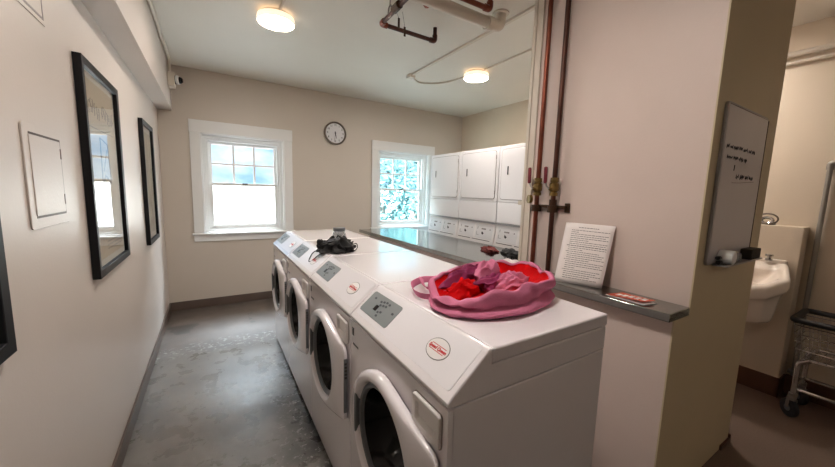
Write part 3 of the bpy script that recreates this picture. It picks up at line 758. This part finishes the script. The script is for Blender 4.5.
inner = [(.925, .985, .05), (.90, .90, .05), (.86, .70, .06), (.78, .48, .10), (.6, .38, .14), (.35, .34, .14), (.1, .34, .1)]
mb.loft([bag_loop(k, z, n_, 2.0) for k, z, n_ in inner], False, True)
obj('red_lining', mb, M['redf'], t, sub=1, angle=80, label='bright red lining')
# folds of fabric bunched in the middle and left
obj('folded_flap', cloth_heap(1.50, .93, .10, .050, TZ+.030, .052, 5.3, .15, .5), M['pink'], t, sub=1, angle=80)
obj('folded_flap', cloth_heap(1.46, 1.03, .10, .050, TZ+.030, .084, 8.1, .35, .4), M['pink'], t, sub=1, angle=80)
obj('magenta_fold', cloth_heap(1.36, 1.055, .17, .050, TZ+.02, .068, 1.3, .3, .5), M['pinkd'], t, sub=1, angle=80, label='dark magenta inner fold')
obj('magenta_fold', cloth_heap(1.42, .955, .10, .045, TZ+.030, .048, 3.7, .3, .5), M['pinkd'], t, sub=1, angle=80, label='dark magenta inner fold')
obj('red_fold', cloth_heap(1.26, .945, .085, .045, TZ+.025, .048, 6.7, .3, .5), M['redf'], t, sub=1, angle=80, label='crumpled red lining fold')
def ribbon(path, w, tilt=0, nsub=6):
    P = [Vector(p) for p in path]; Q = []
    n = len(P)
    for i in range(n-1):
        p0, p1, p2, p3 = P[max(i-1, 0)], P[i], P[i+1], P[min(i+2, n-1)]
        for k in range(nsub):
            u = k/nsub; Q.append(.5*((2*p1)+(p2-p0)*u+(2*p0-5*p1+4*p2-p3)*u*u+(3*p1-p0-3*p2+p3)*u**3))
    Q.append(P[-1]); mb = MB(); prev = None
    A = []
    for i, q in enumerate(Q):
        tt = (Q[min(i+1, len(Q)-1)]-Q[max(i-1, 0)]).normalized(); side = tt.cross(Vector((0, 0, 1))).normalized()
        s = side*math.cos(tilt)+Vector((0, 0, 1))*math.sin(tilt)
        lo_ = q-s*w/2; hi_ = q+s*w/2
        A.append([lo_, (lo_+hi_)/2+Vector((0, 0, .002)), hi_])
    mb.loft(A, closed=False); return mb
zz = TZ+.018
obj('shoulder_strap', ribbon([(1.60, 1.20, zz+.045), (1.50, 1.215, zz+.035), (1.40, 1.20, zz+.014), (1.31, 1.185, zz+.006), (1.245, 1.195, zz+.008), (1.185, 1.180, zz), (1.148, 1.125, zz), (1.125, 1.055, zz), (1.140, 1.005, zz), (1.19, .985, zz+.008), (1.25, .99, zz+.02)], .030, 1.15), M['pink'], t, solid=.003, sub=1, angle=80)
obj('shoulder_strap', ribbon([(1.24, 1.20, zz+.012), (1.215, 1.165, zz+.016), (1.20, 1.10, zz), (1.25, 1.08, zz+.012), (1.32, 1.12, zz+.030)], .028, .7), M['pink'], t, solid=.003, sub=1, angle=80)

# ------------------------------------------------------------------ black mesh bag + jar on third washer
t = thing('mesh_bag', 'crumpled black mesh bag with drawstring lying on third washer', 'bag', (1.15, 2.13, TZ))
obj('bunched_mesh', cloth_heap(1.165, 2.125, .100, .075, TZ, .078, 4.2, -.2, .75, 56, 18, .45), M['blackf'], t, sub=1, angle=80)
obj('bunched_mesh', cloth_heap(1.075, 2.150, .040, .045, TZ, .055, 9.4, .4, .8, 36, 12), M['blackf'], t, sub=1, angle=80)
obj('mesh_fold', cloth_heap(1.16, 2.13, .055, .03, TZ+.065, .022, 2.9, .5, .9, 36, 10), M['greyf'], t, sub=1, angle=80)
obj('mesh_fold', cloth_heap(1.085, 2.14, .022, .02, TZ+.048, .022, 6.9, .5, .9, 26, 8), M['greyf'], t, sub=1, angle=80)
obj('drawstring', MB().tube(bend([(1.10, 2.10, TZ+.02), (1.075, 2.16, TZ+.012), (1.065, 2.225, TZ+.002), (1.035, 2.262, TZ-.022), (1.005, 2.225, TZ-.055), (.992, 2.195, TZ-.070), (1.005, 2.165, TZ-.060), (1.045, 2.13, TZ-.012), (1.082, 2.10, TZ+.006), (1.11, 2.08, TZ+.02)], .03), .0032, 6), M['blackf'], t)
obj('drawstring', MB().tube(bend([(1.22, 2.08, TZ+.04), (1.285, 2.09, TZ+.055), (1.295, 2.10, TZ+.02), (1.26, 2.07, TZ+.003), (1.20, 2.05, TZ+.01)], .03), .0032, 6), M['blackf'], t)
t = thing('plastic_jar', 'clear plastic jar with grey lid behind the black mesh bag', 'jar', (1.212, 2.235, TZ))
obj('jar_body', MB().rings((1.212, 2.235, TZ+.001), (0, 0, 1), [(0, .044), (.004, .048), (.10, .048), (.118, .040), (.128, .038), (.128, .036), (.116, .038), (.099, .045), (.006, .045)], 28, True, False), M['jar'], t)
obj('lid', MB().rings((1.212, 2.235, TZ+.124), (0, 0, 1), [(0, .041), (.002, .042), (.020, .042), (.022, .040)], 28), M['dtrim'], t)

# cloths and paper on the counter
o = tag(obj('folded_cloth', cloth_heap(2.44, 2.03, .10, .055, ZL, .030, 3.3, 1.2, .7), M['darkred'], sub=1), 'small dark red crumpled cloth on the steel counter', 'cloth')
o = tag(obj('folded_cloth', cloth_heap(2.49, 1.84, .11, .06, ZL, .036, 7.7, 1.3, .6), M['blackf'], sub=1), 'small black crumpled cloth on the steel counter beside the partition', 'cloth')
o = tag(obj('crumpled_tissue', cloth_heap(2.135, 1.50, .05, .085, ZL, .045, 5.1, .1, .5), M['paper'], sub=1), 'crumpled white tissue on the steel ledge behind the pink bag', 'tissue')

# ------------------------------------------------------------------ framed pictures on left wall
def picture(name, y0, y1, z0, z1, label, bw=.035):
    t = thing(name, label, 'picture', (0, (y0+y1)/2, z0), 'framed prints on the left wall')
    X1 = .030
    mb = MB(); g = lambda x: (lambda p: (x, p[0], p[1]))
    O = [(y0, z0), (y1, z0), (y1, z1), (y0, z1)]; I = [(y0+bw, z0+bw), (y1-bw, z0+bw), (y1-bw, z1-bw), (y0+bw, z1-bw)]
    mb.loft([list(map(g(.001), O)), list(map(g(X1), O)), list(map(g(X1-.002), I)), list(map(g(.010), I)), list(map(g(.010), O))])
    obj('frame', mb, M['frame'], t, .002)
    obj('backing', MB().box((.002, y0+.01, z0+.01), (.009, y1-.01, z1-.01)), M['matb'], t)
    obj('glazing', MB().quad((.0175, y0+bw-.004, z0+bw-.004), (.0175, y1-bw+.004, z0+bw-.004), (.0175, y1-bw+.004, z1-bw+.004), (.0175, y0+bw-.004, z1-bw+.004)), M['pglass'], t)
    return t
t = picture('framed_poster', 1.985, 2.63, 1.030, 1.995, 'large black framed cream poster reflecting the window, middle of the left wall')
po = obj('poster', MB().box((.0092, 2.075, 1.095), (.0105, 2.57, 1.930)), M['cream'], t)
mb = MB(); rnd = random.Random(9)
y = 2.11
for k in range(14):
    w = .026; c = y+k*.032
    if k == 6: continue
    p = [(.0112, c+rnd.uniform(-.012, .012), 1.775+.012*math.sin(k)+dz) for dz in (0, .02, .045, .06)]
    mb.tube(p, .0022, 5)
    mb.tube([(.0112, c-.012, 1.80+.012*math.sin(k)), (.0112, c+.012, 1.80+rnd.uniform(-.01, .02))], .0018, 5)
obj('poster_title', mb, M['ink'], po)
mb = MB(); mb.box((.0106, 2.1, 1.715), (.0112, 2.53, 1.719))
mb.tube([(.0110, 2.24, 1.45), (.0110, 2.25, 1.68), (.0110, 2.38, 1.66), (.0110, 2.40, 1.46), (.0110, 2.30, 1.50), (.0110, 2.24, 1.45)], .004, 5)
mb.tube([(.0110, 2.28, 1.52), (.0110, 2.36, 1.63)], .003, 5)
obj('poster_drawing', mb, M['ink'], po)
mb = MB()
for j in range(3):
    for k in range(9): mb.box((.0106, 2.24+k*.034, 1.165-j*.018), (.0112, 2.24+k*.034+rnd.uniform(.018, .030), 1.171-j*.018))
obj('poster_small_print', mb, M['ink'], po)
t = picture('framed_poster', 3.43, 3.98, .965, 1.975, 'black framed grey green print nearest the back wall')
obj('poster', MB().box((.0092, 3.50, 1.045), (.0105, 3.91, 1.895)), M['print'], t)
t = picture('framed_poster', .43, 1.215, 1.03, 1.98, 'black framed print at the left edge of the photo, only its corner showing')
obj('poster', MB().box((.0092, .51, 1.10), (.0105, 1.11, 1.90)), M['print'], t)

# access panels
t = thing('access_panel', 'white access panel with hinged door low on the left wall beside the poster', 'access panel', (0, 1.61, 1.32))
g = lambda x: (lambda p: (x, p[0], p[1]))
mb = MB().prism(rrect(1.612, 1.474, .318, .322, .012), g(.0005), g(.005)); obj('flange', mb, M['wall_left'], t, .001)
mb = MB().box((.0045, 1.492, 1.603), (.0056, 1.738, 1.610)).box((.0045, 1.731, 1.350), (.0056, 1.738, 1.610)).box((.0045, 1.492, 1.346), (.0056, 1.738, 1.353)); obj('gap', mb, M['bronze'], t)
mb = MB().prism(rrect(1.609, 1.478, .240, .248, .003), g(.0045), g(.0075)); obj('door', mb, M['wall_left'], t, .001)
for z in (1.40, 1.56): obj('hinge', MB().box((.006, 1.724, z-.018), (.0085, 1.732, z+.018)), M['base_hall'], t)
t = thing('access_panel', 'flush painted ceiling height access hatch above the left wall panel', 'access panel', (0, 1.60, 1.99))
mb = MB().prism(rrect(1.58, 2.13, .30, .28, .004), g(.0003), g(.003)); obj('flange', mb, M['wall_left'], t)
mb = MB().box((.0028, 1.452, 2.004), (.004, 1.712, 2.0115)).box((.0028, 1.706, 2.004), (.004, 1.712, 2.255)); obj('gap', mb, M['seam'], t)

# ------------------------------------------------------------------ clock
cx, cz, R = 1.962, 2.236, .155
t = thing('wall_clock', 'round white wall clock with dark rim between the two windows', 'clock', (cx, D, cz-R))
obj('rim', MB().rings((cx, D-.001, cz), (0, -1, 0), [(0, R-.004), (.03, R), (.038, R-.008), (.036, R-.020), (.024, R-.022), (.004, R-.022)], 48, False, False), M['clockr'], t)
f_ = obj('dial', MB().rings((cx, D-.002, cz), (0, -1, 0), [(0, R-.02), (.020, R-.02)], 48), M['clockf'], t)
for hh in range(1, 13):
    a = math.radians(90-30*hh); me = text_mesh(str(hh), .034, (cx+.108*math.cos(a), D-.0225, cz+.108*math.sin(a)), (1, 0, 0), (0, 0, 1), .0004, 0, .0006); obj('numeral', me, M['inkb'], t)
def hand(ang, ln, w, y):
    a = math.radians(90-ang); d = Vector((math.cos(a), 0, math.sin(a))); s = Vector((-d.z, 0, d.x)); c = Vector((cx, y, cz))
    pts = [c-d*.022-s*w, c-d*.022+s*w, c+d*ln+s*w*.5, c+d*ln-s*w*.5]
    mb = MB(); mb.loft([[tuple(p) for p in pts], [tuple(p+Vector((0, -.0015, 0))) for p in pts]], True, True); return mb
obj('hour_hand', hand(165.5, .072, .0050, D-.024), M['inkb'], t); obj('minute_hand', hand(186, .112, .0036, D-.0265), M['inkb'], t)
obj('hand_hub', MB().rings((cx, D-.022, cz), (0, -1, 0), [(0, .009), (.008, .009)], 16), M['inkb'], t)

# ------------------------------------------------------------------ whiteboard
yb = YPn-.0005
t = thing('whiteboard', 'tall narrow whiteboard with handwriting on the end of the partition', 'whiteboard', (2.62, yb, 1.17))
g = lambda y: (lambda p: (p[0], y, p[1]))
mb = MB().prism(rrect(2.620, 1.527, .562, .714, .022), g(yb), g(yb-.012)); obj('frame', mb, M['alu'], t, .002)
mb = MB().prism(rrect(2.620, 1.527, .542, .694, .014), g(yb-.011), g(yb-.0135)); bd = obj('board_face', mb, M['board'], t)
mb = MB().box((2.8965, yb-.0145, 1.19), (2.9005, yb-.004, 1.87)).box((2.36, yb-.0138, 1.872), (2.88, yb-.010, 1.8745)); obj('edge_line', mb, M['bronze'], t)
def scribble(x0, x1, z, amp, seed):
    rnd = random.Random(seed); mb = MB(); x = x0
    while x < x1:
        w = rnd.uniform(.03, .07); P = []; n = max(4, int(w/.006))
        for k in range(n+1):
            P.append((x+w*k/n+rnd.uniform(-.002, .002), yb-.0142, z+amp*(1 if k % 2 else -1)*rnd.uniform(.3, 1)+rnd.uniform(-.003, .003)))
        mb.tube(P, .0009, 5); x += w+.012
    return mb
obj('handwriting', scribble(2.375, 2.745, 1.700, .010, 1), M['inkb'], t)
obj('handwriting', scribble(2.395, 2.640, 1.655, .010, 2), M['inkb'], t)
obj('handwriting', MB().tube([(2.505, yb-.0142, 1.625), (2.502, yb-.0142, 1.60)], .002, 5), M['inkb'], t)
obj('handwriting', scribble(2.540, 2.740, 1.575, .012, 4), M['inkb'], t)
obj('handwriting', MB().tube([(2.50, yb-.0142, 1.545), (2.60, yb-.0142, 1.548), (2.80, yb-.0142, 1.560)], .0014, 5), M['ink'], t)
obj('tray', MB().box((2.40, yb-.065, 1.168), (2.895, yb-.0135, 1.172)).box((2.40, yb-.068, 1.168), (2.895, yb-.064, 1.175)), M['alu'], t, .001)
zt = 1.1725
o = tag(obj('board_eraser', MB().box((2.745, yb-.062, zt), (2.885, yb-.016, zt+.052)), M['olive'], bevel=.004), 'dark felt board eraser on the whiteboard tray', 'eraser')
def roll(x, r, l, m, m2, label):
    t = thing('magnet_disc', label, 'magnet', (x, yb-.04, zt), 'things on the whiteboard tray')
    obj('disc', MB().rings((x, yb-.016, zt+r+.0005), (0, -1, 0), [(0, r), (l-.004, r), (l, r-.004)], 28), m, t)
    obj('face', MB().rings((x, yb-.016-l, zt+r+.0005), (0, -1, 0), [(-.0005, r-.005), (.001, r-.006)], 28), m2, t)
roll(2.475, .032, .052, M['camw'], M['plastic'], 'white round knob nearest the left side of the whiteboard tray')
roll(2.560, .028, .040, M['pipew'], M['dtrim'], 'cream round knob in the middle of the whiteboard tray')
roll(2.625, .022, .034, M['purple'], M['keydot'], 'purple round knob beside the eraser on the whiteboard tray')
o = tag(obj('marker_pen', MB().tube([(2.415, yb-.030, zt+.010), (2.440, yb-.030, zt+.010)], .0095, 12).tube([(2.415, yb-.026, zt+.030), (2.439, yb-.026, zt+.030)], .009, 12), M['black']), 'black marker cap at the left end of the whiteboard tray', 'marker')

# ------------------------------------------------------------------ wash basin
t = thing('wash_basin', 'white wall hung wash basin on the boxed wall', 'sink', (3.85, .80, .6))
def bz(pts, z): return [(x, y, z) for x, y in pts]
def sinkpoly(ins, dx=0):
    i = ins; cyk = .8175
    P = [(4.0495, .602+i), (3.77, .532+i), (3.60+i*.8+dx, .60+i*.6), (3.55+i+dx, .67+i*.2)]
    P = P+[(x, 2*cyk-y) for x, y in reversed(P)]
    out = []
    for k in range(len(P)):
        a, b = Vector(P[k]), Vector(P[(k+1) % len(P)])
        for q in range(5): v = a.lerp(b, q/5); out.append((v.x, v.y))
    return out
mb = MB(); R_ = sinkpoly
def slope(l, k=.27): return [(x, y, z+(x-3.56)*k) for x, y, z in l]
mb.loft([bz(R_(.080, .03), .605), bz(R_(.066, .025), .625), bz(R_(.050, .015), .70), slope(bz(R_(.040, .01), .780), .2), slope(bz(R_(.010), .800)), slope(bz(R_(0), .815)), slope(bz(R_(0), .865)), slope(bz(R_(.004), .880)), slope(bz(R_(.012), .890)), slope(bz(R_(.028), .892))], True, False)
def bowl(k, z):
    out = []
    for (x, y) in sinkpoly(.028):
        X = 3.76+(x-3.76)*k; X = min(X, 3.92) if k < 1 else X
        Y = .8175+(y-.8175)*k; out.append((X, Y, z+(X-3.56)*.27))
    return out
mb.loft([bowl(1.0, .892), bowl(.90, .889), bowl(.84, .872), bowl(.74, .82), bowl(.55, .77), bowl(.2, .75)], False, True)
obj('basin', mb, M['porcelain'], t, sub=1, angle=60)
mb = MB(); mb.box((4.015, .612, .99), (4.0495, 1.023, 1.042)); obj('back_ledge', mb, M['porcelain'], t, .012, 3)
fc = obj('faucet', MB().tube(bend([(3.98, .80, 1.03), (3.98, .80, 1.085), (3.86, .80, 1.075), (3.855, .80, 1.045)], .03), .011, 12), M['chrome'], t)
for y in (.70, .90):
    obj('tap_handle', MB().rings((3.985, y, 1.033), (0, 0, 1), [(0, .02), (.012, .02), (.015, .012), (.03, .012), (.032, .024), (.045, .022)], 14), M['chrome'], t)
obj('drain_trap', MB().tube(bend([(3.82, .80, .605), (3.82, .80, .50), (3.92, .80, .50), (4.045, .80, .52)], .05), .018, 12), M['chrome'], t)
# small metal coil on top of the boxed wall
t = thing('metal_strainer', 'small round metal strainer standing on the ledge above the basin', 'strainer', (4.12, .745, 1.29))
obj('ring', MB().tube([(4.11+.012*math.cos(a*PI/12), .765+.058*math.cos(a*PI/12), 1.334+.040*math.sin(a*PI/12)) for a in range(24)], .006, 8, closed=True), M['clockr'], t)
obj('inner_ring', MB().tube([(4.10+.01*math.cos(a*PI/12), .765+.034*math.cos(a*PI/12), 1.322+.022*math.sin(a*PI/12)) for a in range(24)], .010, 8, closed=True), M['chrome'], t)
obj('rim_base', MB().rings((4.115, .765, 1.2905), (0, 0, 1), [(0, .045), (.01, .05), (.014, .04)], 24), M['clockr'], t)

# pipes in the hall
tubeobj('wall_pipe', [(XR-.035, -2.5, 2.548), (XR-.035, 2.9, 2.548)], .020, M['pipew'], 'upper of two cream pipes running along the hall wall near the ceiling', 'pipe', 'cream pipes high on the hall wall')
tubeobj('wall_pipe', [(XR-.030, -2.5, 2.488), (XR-.030, 2.9, 2.488)], .014, M['pipew'], 'lower of two cream pipes running along the hall wall near the ceiling', 'pipe', 'cream pipes high on the hall wall')
tubeobj('ceiling_pipe', [(3.60, .9, H-.03), (3.60, -1.6, H-.03)], .022, M['pipew'], 'cream pipe on the hall ceiling at the top right', 'pipe')
t = thing('steel_conduit', 'grey vertical steel conduit with elbow beside the boxed wall', 'conduit', (4.17, .52, .2))
obj('tube', MB().tube(bend([(4.175, .510, .16), (4.175, .510, 1.745), (4.175, .30, 1.765), (4.175, -.6, 1.77)], .03), .0145, 12), M['zinc'], t)
obj('elbow', MB().tube(bend([(4.175, .510, 1.70), (4.175, .510, 1.745), (4.175, .47, 1.75)], .03), .020, 12), M['zinc'], t)
obj('saddle_clamp', MB().box((4.15, .480, .18), (XR-.001, .540, .20)), M['zinc'], t, .002)

# ------------------------------------------------------------------ laundry cart
cxa, cxb, cya, cyb = 3.745, 4.115, -.26, .495
t = thing('laundry_cart', 'wire laundry cart with black rim and silver frame on caster wheels', 'cart', ((cxa+cxb)/2, (cya+cyb)/2, 0))
zr = .69
rim = bend([(cxa, (cya+cyb)/2, zr), (cxa, cyb, zr), (cxb, cyb, zr), (cxb, cya, zr), (cxa, cya, zr), (cxa, (cya+cyb)/2-.001, zr)], .035, 5)
obj('rim_bumper', MB().tube(rim, .019, 12), M['rubber'], t)
mb = MB(); zb = .43; ins = .03
def wall_at(z): k = (zr-z)/(zr-zb); return cxa+ins*k, cxb-ins*k, cya+ins*k, cyb-ins*k
for z in (.655, .595, .545, .49, zb):
    a, b, c, d_ = wall_at(z); r_ = .0034 if z in (.655, .595, .49) else .0022
    mb.tube(bend([(a, (c+d_)/2, z), (a, d_, z), (b, d_, z), (b, c, z), (a, c, z), (a, (c+d_)/2-.001, z)], .025, 4), r_, 6)
a, b, c, d_ = wall_at(zb)
n1, n2 = 20, 10
for k in range(1, n1):
    y = c+(d_-c)*k/n1; Y = cya+(cyb-cya)*k/n1
    mb.tube([(cxa, Y, zr), (a, y, zb), (b, y, zb), (cxb, Y, zr)], .0016, 5, cap=False)
for k in range(1, n2):
    x = a+(b-a)*k/n2; X = cxa+(cxb-cxa)*k/n2
    mb.tube([(X, cya, zr), (x, c, zb), (x, d_, zb), (X, cyb, zr)], .0016, 5, cap=False)
obj('wire_basket', mb, M['chrome'], t)
mb = MB(); mb.tube(bend([(3.79, .40, .435), (3.79, -.20, .435)], .03), .010, 10).tube([(4.075, .40, .435), (4.075, -.20, .435)], .010, 10)
for y in (.40, .1, -.20): mb.tube([(3.79, y, .43), (4.075, y, .43)], .009, 10)
obj('upper_frame', mb, M['chrome'], t)
obj('lower_frame', MB().tube(bend([(3.80, .10, .205), (3.80, .445, .205), (4.07, .445, .205), (4.07, -.24, .205), (3.80, -.24, .205), (3.80, .099, .205)], .04), .012, 10), M['chrome'], t)
for x in (3.80, 4.07):
    for y, s_ in ((.445, 1), (-.24, -1)):
        obj('post', MB().tube(bend([(x, y, .155), (x, y+.0, .39), (x, y-.05*s_, .425)], .02), .0155, 12), M['chrome'], t)
        cs_ = obj('caster', MB().box((x-.022, y-.018, .122), (x+.022, y+.022, .150)).box((x-.026, y+.008, .070), (x-.020, y+.024, .124)).box((x+.020, y-.024, .070), (x+.026, y-.008, .124)), M['zinc'], t, .002)
        obj('wheel', MB().rings((x-.010, y+.014, .063), (.75, -.66, 0), [(0, .05), (.003, .060), (.014, .062), (.025, .060), (.028, .05)], 28), M['rubber'], cs_)
        obj('wheel_hub', MB().rings((x-.0118, y+.0155, .063), (.75, -.66, 0), [(0, .022), (.033, .022)], 20), M['dtrim'], cs_)
        obj('caster_collar', MB().tube([(x, y, .150), (x, y, .172)], .022, 14), M['zinc'], cs_)

# ------------------------------------------------------------------ light
w = bpy.data.worlds.new('sky'); bpy.context.scene.world = w; w.use_nodes = True; nt = w.node_tree
bg = nt.nodes['Background']; tc = nt.nodes.new('ShaderNodeTexCoord'); n = nt.nodes.new('ShaderNodeTexNoise'); n.inputs['Scale'].default_value = 4.5; n.inputs['Detail'].default_value = 6
mp = nt.nodes.new('ShaderNodeMapping'); mp.inputs['Scale'].default_value = (1, 1, 2.2)
nt.links.new(tc.outputs['Generated'], mp.inputs[0]); nt.links.new(mp.outputs[0], n.inputs['Vector'])
r = nt.nodes.new('ShaderNodeValToRGB'); r.color_ramp.elements[0].position = .42; r.color_ramp.elements[1].position = .62
r.color_ramp.elements[0].color = (.38, .66, .98, 1); r.color_ramp.elements[1].color = (1.05, 1.2, 1.3, 1)
nt.links.new(n.outputs['Fac'], r.inputs['Fac']); nt.links.new(r.outputs['Color'], bg.inputs['Color']); bg.inputs['Strength'].default_value = 1.15

def lamp(name, kind, loc, rot, energy, color, **kw):
    l = bpy.data.lights.new(name, kind); l.energy = energy; l.color = color
    for k, v in kw.items(): setattr(l, k, v)
    o = bpy.data.objects.new(name, l); C.objects.link(o); o.location = loc; o.rotation_euler = rot; return o
lamp('sun', 'SUN', (0, -5, 8), (math.radians(38), 0, math.radians(8)), 32, (1, .98, .95), angle=.01)
# skylight falling steeply through each window
for x in (.83, 3.08):
    o = lamp('sky_fill', 'AREA', (x, 7.0, 4.6), (0, 0, 0), 1000, (.80, .90, 1.0), shape='RECTANGLE', size=2.2, size_y=1.6)
    d = Vector((x, D, 1.3))-Vector(o.location); o.rotation_euler = d.to_track_quat('-Z', 'Y').to_euler()

# ------------------------------------------------------------------ camera
f = 332.7169; yaw, pit, rol = [math.radians(v) for v in (31.7636, 7.1128, 1.6597)]
fw = Vector((math.sin(yaw)*math.cos(pit), math.cos(yaw)*math.cos(pit), -math.sin(pit))); rt = Vector((math.cos(yaw), -math.sin(yaw), 0)); up = rt.cross(fw)
ix = rt*math.cos(rol)+up*math.sin(rol); iy = -rt*math.sin(rol)+up*math.cos(rol)
cd = bpy.data.cameras.new('camera'); cam = bpy.data.objects.new('camera', cd); C.objects.link(cam)
cam.matrix_world = Matrix(((ix.x, iy.x, -fw.x, .4677), (ix.y, iy.y, -fw.y, 0), (ix.z, iy.z, -fw.z, 1.4618), (0, 0, 0, 1)))
cd.sensor_width = 36; cd.lens = f/835*36; cd.clip_start = .02
bpy.context.scene.camera = cam
sc = bpy.context.scene
sc.view_settings.view_transform = 'Standard'; sc.view_settings.look = 'None'; sc.view_settings.exposure = .18
sc.cycles.use_denoising = True; sc.cycles.max_bounces = 10; sc.cycles.diffuse_bounces = 6; sc.cycles.glossy_bounces = 6; sc.cycles.transparent_max_bounces = 12
sc.cycles.sample_clamp_indirect = 6; sc.cycles.caustics_reflective = False
